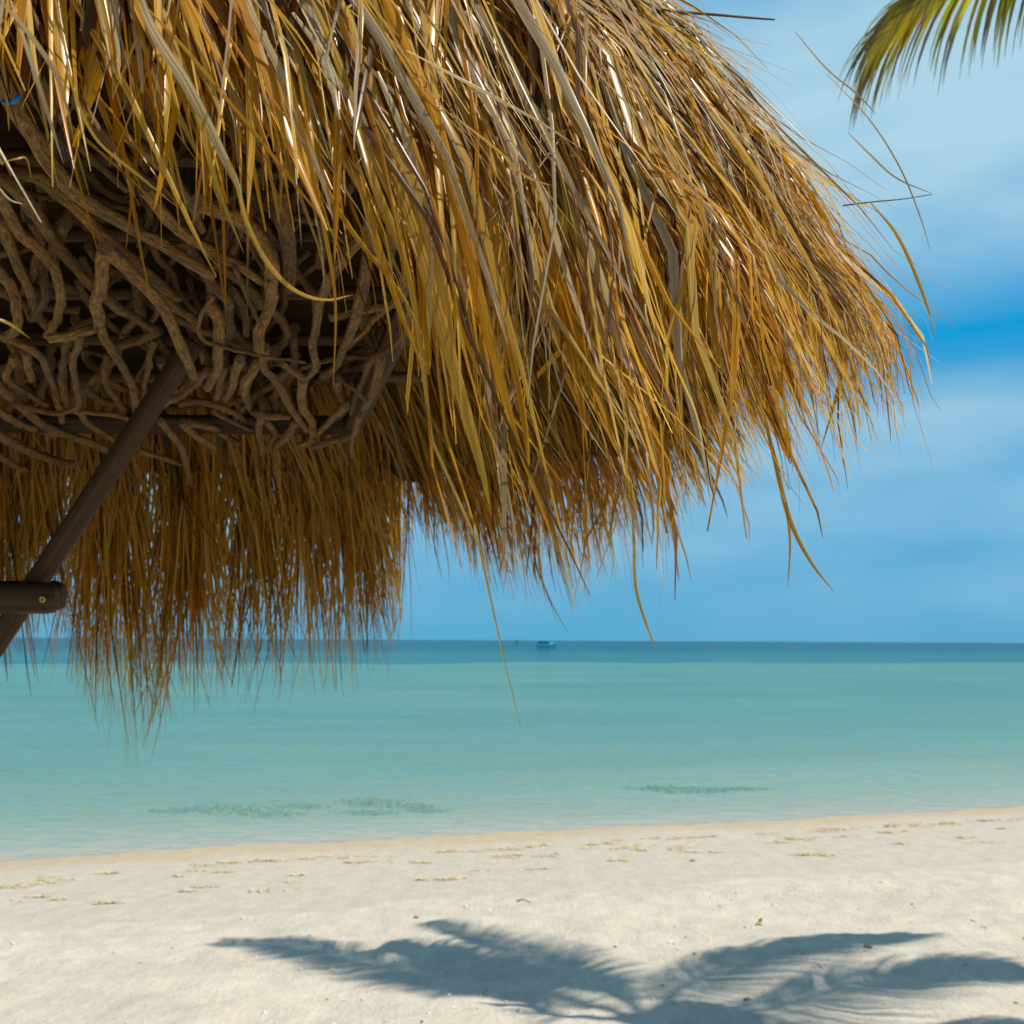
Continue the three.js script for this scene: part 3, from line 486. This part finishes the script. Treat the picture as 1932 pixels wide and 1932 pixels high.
// ------------------------------------------------------------------ boats far out
function boat(px, py, dist, len, turn, label, cols) {
  const p = at(px, py, dist); p.y = 0;
  const t = thing('boat', label, 'boat', p.toArray()); t.rotation.y = turn;
  const M3 = (c) => new THREE.MeshStandardMaterial({ color: new THREE.Color(...c), roughness: 0.5 });
  const hs = new THREE.Shape(); hs.moveTo(-len / 2, 1.0); hs.quadraticCurveTo(-len / 2 + 0.1, -0.3, -len * 0.38, -0.3); hs.lineTo(len * 0.36, -0.3); hs.quadraticCurveTo(len * 0.46, 0.1, len / 2, 1.25); hs.lineTo(len * 0.3, 0.95); hs.lineTo(-len * 0.4, 0.85); hs.closePath();
  const hg = new THREE.ExtrudeGeometry(hs, { depth: 1.3, bevelEnabled: true, bevelSize: 0.08, bevelThickness: 0.3, bevelSegments: 3 }); hg.translate(0, 0, -0.65); mesh('hull', hg, M3(cols[0]), t);
  const cab = new THREE.Shape(); cab.moveTo(-len * 0.42, 0.8); cab.lineTo(-len * 0.42, 1.9); cab.lineTo(len * 0.12, 1.9); cab.lineTo(len * 0.17, 0.8); cab.closePath();
  const cg = new THREE.ExtrudeGeometry(cab, { depth: 1.3, bevelEnabled: true, bevelSize: 0.05, bevelThickness: 0.05 }); cg.translate(0, 0, -0.65); mesh('cabin', cg, M3(cols[1]), t);
  for (let k = 0; k < 4; k++) { const w = mesh('window', new THREE.BoxGeometry(len * 0.09, 0.5, 1.46), M3([0.02, 0.06, 0.09]), t); w.position.set(-len * 0.36 + k * len * 0.13, 1.4, 0); }
  const rg = new THREE.BoxGeometry(len * 0.64, 0.14, 1.9), rf = mesh('roof', rg, M3(cols[1]), t); rf.position.set(-len * 0.14, 2.06, 0);
  const bx = new THREE.Shape(); bx.moveTo(len * 0.14, 0.8); bx.lineTo(len * 0.14, 1.75); bx.lineTo(len * 0.26, 1.6); bx.lineTo(len * 0.3, 0.8); bx.closePath();
  const bg = new THREE.ExtrudeGeometry(bx, { depth: 1.36, bevelEnabled: true, bevelSize: 0.04, bevelThickness: 0.04 }); bg.translate(0, 0, -0.68); mesh('wheelhouse', bg, M3(cols[2]), t);
  const mast = mesh('mast', new THREE.CylinderGeometry(0.04, 0.05, 1.6, 8), M3([0.3, 0.28, 0.24]), t); mast.position.set(len * 0.33, 1.7, 0);
}
boat(1031, 1221, 360, 6.6, 0.06, 'small blue boat with a low cabin far out on the horizon', [[0.01, 0.2, 0.27], [0.0, 0.38, 0.7], [0.06, 0.55, 0.95]]);
boat(977, 1214, 820, 3.6, 0.2, 'tiny dark boat left of the blue boat near the horizon', [[0.06, 0.2, 0.26], [0.07, 0.22, 0.3], [0.08, 0.24, 0.32]]);

// ------------------------------------------------------------------ seagrass under the shallow water
{
  const gm = new THREE.MeshStandardMaterial({ vertexColors: true, roughness: 0.9, side: THREE.DoubleSide });
  function patch(list, seed, label, n) {
    const r = rng(seed), c0 = onGround(list[0][0], list[0][1]), b = new MB(c0);
    for (let k = 0; k < n; k++) {
      const [px, py, rx, ry] = list[Math.floor(r() * list.length)], a = r() * 6.283, q = Math.sqrt(-Math.log(1 - r() * 0.985)) * 0.75, p = onGround(px + Math.cos(a) * rx * q, py + Math.sin(a) * ry * q); if (p.y > -0.12) continue;
      const h = Math.min(0.02, -p.y * 0.3) * (0.5 + r()), l = V((r() - 0.5) * 0.12, h * 0.7, (r() - 0.5) * 0.1), m = 0.85 + r() * 0.3;
      b.ribbon([p, p.clone().addScaledVector(l, 0.6), p.clone().add(l).add(V(0.05 * (r() - 0.5), -h * 0.2, 0.05))], (t) => 0.018 * (1.05 - t), V(r() - 0.5, 0.2, 1), [0.3 * m, 0.31 * m, 0.2 * m], {});
    }
    const m = b.build(numbered('seagrass_patch'), gm); m.position.copy(c0); m.userData = { kind: 'stuff', label, category: 'seagrass' };
  }
  patch([[430, 1526, 80, 8], [500, 1536, 60, 6], [350, 1530, 60, 4], [570, 1522, 40, 4]], 1, 'dark seagrass patch in the shallows at left under the thatch', 2600);
  patch([[700, 1514, 55, 7], [770, 1522, 40, 5], [690, 1534, 45, 4], [800, 1530, 30, 3]], 2, 'dark green seagrass patch in the shallows just left of centre', 2300);
  patch([[1250, 1488, 70, 4], [1380, 1489, 60, 3], [1310, 1494, 60, 4]], 3, 'faint long seagrass patch in the shallows right of centre', 1000);
}

// ------------------------------------------------------------------ litter on the sand
{
  const r = rng(99), dummy = new THREE.Object3D();
  const rough = (seed, k = 0.35) => { const g = new THREE.IcosahedronGeometry(1, 1), p = g.attributes.position; for (let i = 0; i < p.count; i++) { const s = 1 + k * n3(p.getX(i) * 1.4 + seed, p.getY(i) * 1.4, p.getZ(i) * 1.4); p.setXYZ(i, p.getX(i) * s, p.getY(i) * s * 0.6, p.getZ(i) * s); } g.computeVertexNormals(); return g; };
  const bits = put(new THREE.InstancedMesh(rough(3, 0.6), new THREE.MeshStandardMaterial({ roughness: 0.9 }), 5200)); bits.name = 'shell_fragments';
  bits.userData = { kind: 'stuff', label: 'broken coral and shell fragments strewn over the dry sand', category: 'shells' };
  const col = new THREE.Color();
  for (let k = 0; k < 5200; k++) {
    let x, z; do { x = -4.5 + r() * 11; z = -8.6 + r() * 5.2; } while (shore(x, z) < 5.4 - (r() < 0.08 ? 3 : 0) || n2(x * 0.5 + 3, z * 0.7) < -0.5 + r() * 0.9);
    const s = 0.0026 + 0.009 * Math.pow(r(), 4);
    dummy.position.set(x, groundY(x, z) + s * 0.2, z); dummy.rotation.set(r() * 0.6, r() * 6.3, r() * 0.6); dummy.scale.set(s * (0.8 + r() * 0.8), s, s * (0.7 + r() * 0.5)); dummy.updateMatrix(); bits.setMatrixAt(k, dummy.matrix);
    const q = r(); q < 0.78 ? col.setRGB(0.5, 0.45, 0.37) : q < 0.97 ? col.setRGB(0.4, 0.32, 0.2) : col.setRGB(0.24, 0.2, 0.15); bits.setColorAt(k, col);
  }
  bits.count = 2600; scene.add(bits);
  // tide line: small clumps of washed-up weed in two broken rows
  const b = new MB(V(0, 0, 0)), row = (s0, n, spread) => {
    for (let k = 0; k < n; k++) {
      const x = -6.5 + r() * 16, z = -11.4 + (s0 + (r() + r() - 1) * spread - (x + 5.3) * 0.311) / 0.951; if (n2(x * 0.9 + s0 * 7, z) < -0.1) continue;
      const y = groundY(x, z), w = 0.05 + 0.16 * r() * r(), m = 6 + Math.floor(12 * r());
      for (let q = 0; q < m; q++) {
        const a = (r() - 0.5) * 1.6 + (r() < 0.5 ? Math.PI : 0), p = V(x + (r() - 0.5) * w * 2.2, y + 0.004 + r() * 0.008, z + (r() - 0.5) * w * 0.8), l = 0.02 + r() * 0.06, t = 0.7 + r() * 0.6;
        b.ribbon([p, p.clone().add(V(Math.cos(a) * l * 0.5, 0.004 + 0.006 * r(), Math.sin(a) * l * 0.5)), p.clone().add(V(Math.cos(a + 0.4) * l, 0.001, Math.sin(a + 0.4) * l))], () => 0.004 + 0.004 * t, V(0, 1, 0), [0.4 * t, 0.3 * t, 0.15 * t], {});
      }
    }
  };
  row(1.55, 190, 0.25); row(2.3, 120, 0.35); row(3.3, 50, 0.7);
  const wm = b.build('seaweed_wrack', new THREE.MeshStandardMaterial({ vertexColors: true, roughness: 0.9, side: THREE.DoubleSide })); wm.userData = { kind: 'stuff', label: 'yellow brown seaweed washed up along the tide line', category: 'seaweed' };
  // single things lying on the sand
  const leafAt = onGround(1434, 1745), lb = new MB(leafAt);
  lb.ribbon([leafAt.clone().add(V(-0.05, 0.012, 0.02)), leafAt.clone().add(V(0, 0.03, 0)), leafAt.clone().add(V(0.05, 0.02, -0.03))], (t) => 0.03 * Math.sin(Math.PI * (0.1 + 0.85 * t)), V(0, 1, 0.3), [0.3, 0.25, 0.07], {});
  lb.ribbon([leafAt.clone().add(V(-0.01, 0.01, 0)), leafAt.clone().add(V(0.0, 0.05, 0.01)), leafAt.clone().add(V(0.02, 0.075, 0.02))], (t) => 0.022 * Math.sin(Math.PI * (0.1 + 0.85 * t)), V(0.3, 0.2, 1), [0.33, 0.27, 0.08], {});
  const lf = lb.build('fallen_leaf', gmat()); lf.position.copy(leafAt); lf.scale.setScalar(0.55); lf.userData = { label: 'small curled yellow green leaf on dry sand above the palm shadow', category: 'leaf' };
  function gmat() { return new THREE.MeshStandardMaterial({ vertexColors: true, roughness: 0.8, side: THREE.DoubleSide }); }
  const tw = onGround(985, 1703), tb = new MB(tw); tb.tube(curve([tw.clone().add(V(-0.04, 0.008, 0.01)), tw.clone().add(V(0, 0.02, 0)), tw.clone().add(V(0.06, 0.006, 0.02))], 8), (t) => 0.006 * (1 - 0.5 * t), [0.38, 0.24, 0.14], 7);
  const to = tb.build('stick', M.bark); to.position.copy(tw); to.userData = { label: 'short brown stick on the sand at the centre above the palm shadow', category: 'stick' };
  const peb = (px, py, s, label) => { const p = onGround(px, py), m = mesh(numbered('pebble'), rough(px, 0.4), new THREE.MeshStandardMaterial({ color: new THREE.Color(0.16, 0.14, 0.11), roughness: 0.8 })); m.scale.set(s * 1.2, s, s); m.position.copy(p).add(V(0, s * 0.3, 0)); m.userData = { label, category: 'pebble' }; };
  peb(785, 1733, 0.014, 'dark pebble at the tip of the upper left palm frond shadow'); peb(1638, 1789, 0.02, 'dark pebble beside the right palm frond shadow'); peb(1410, 1888, 0.014, 'dark pebble inside the palm shadow near the bottom edge');
  peb(1307, 1625, 0.02, 'dark pebble on the damp sand below the tide line right of centre');
}
renderer.render(scene, camera);
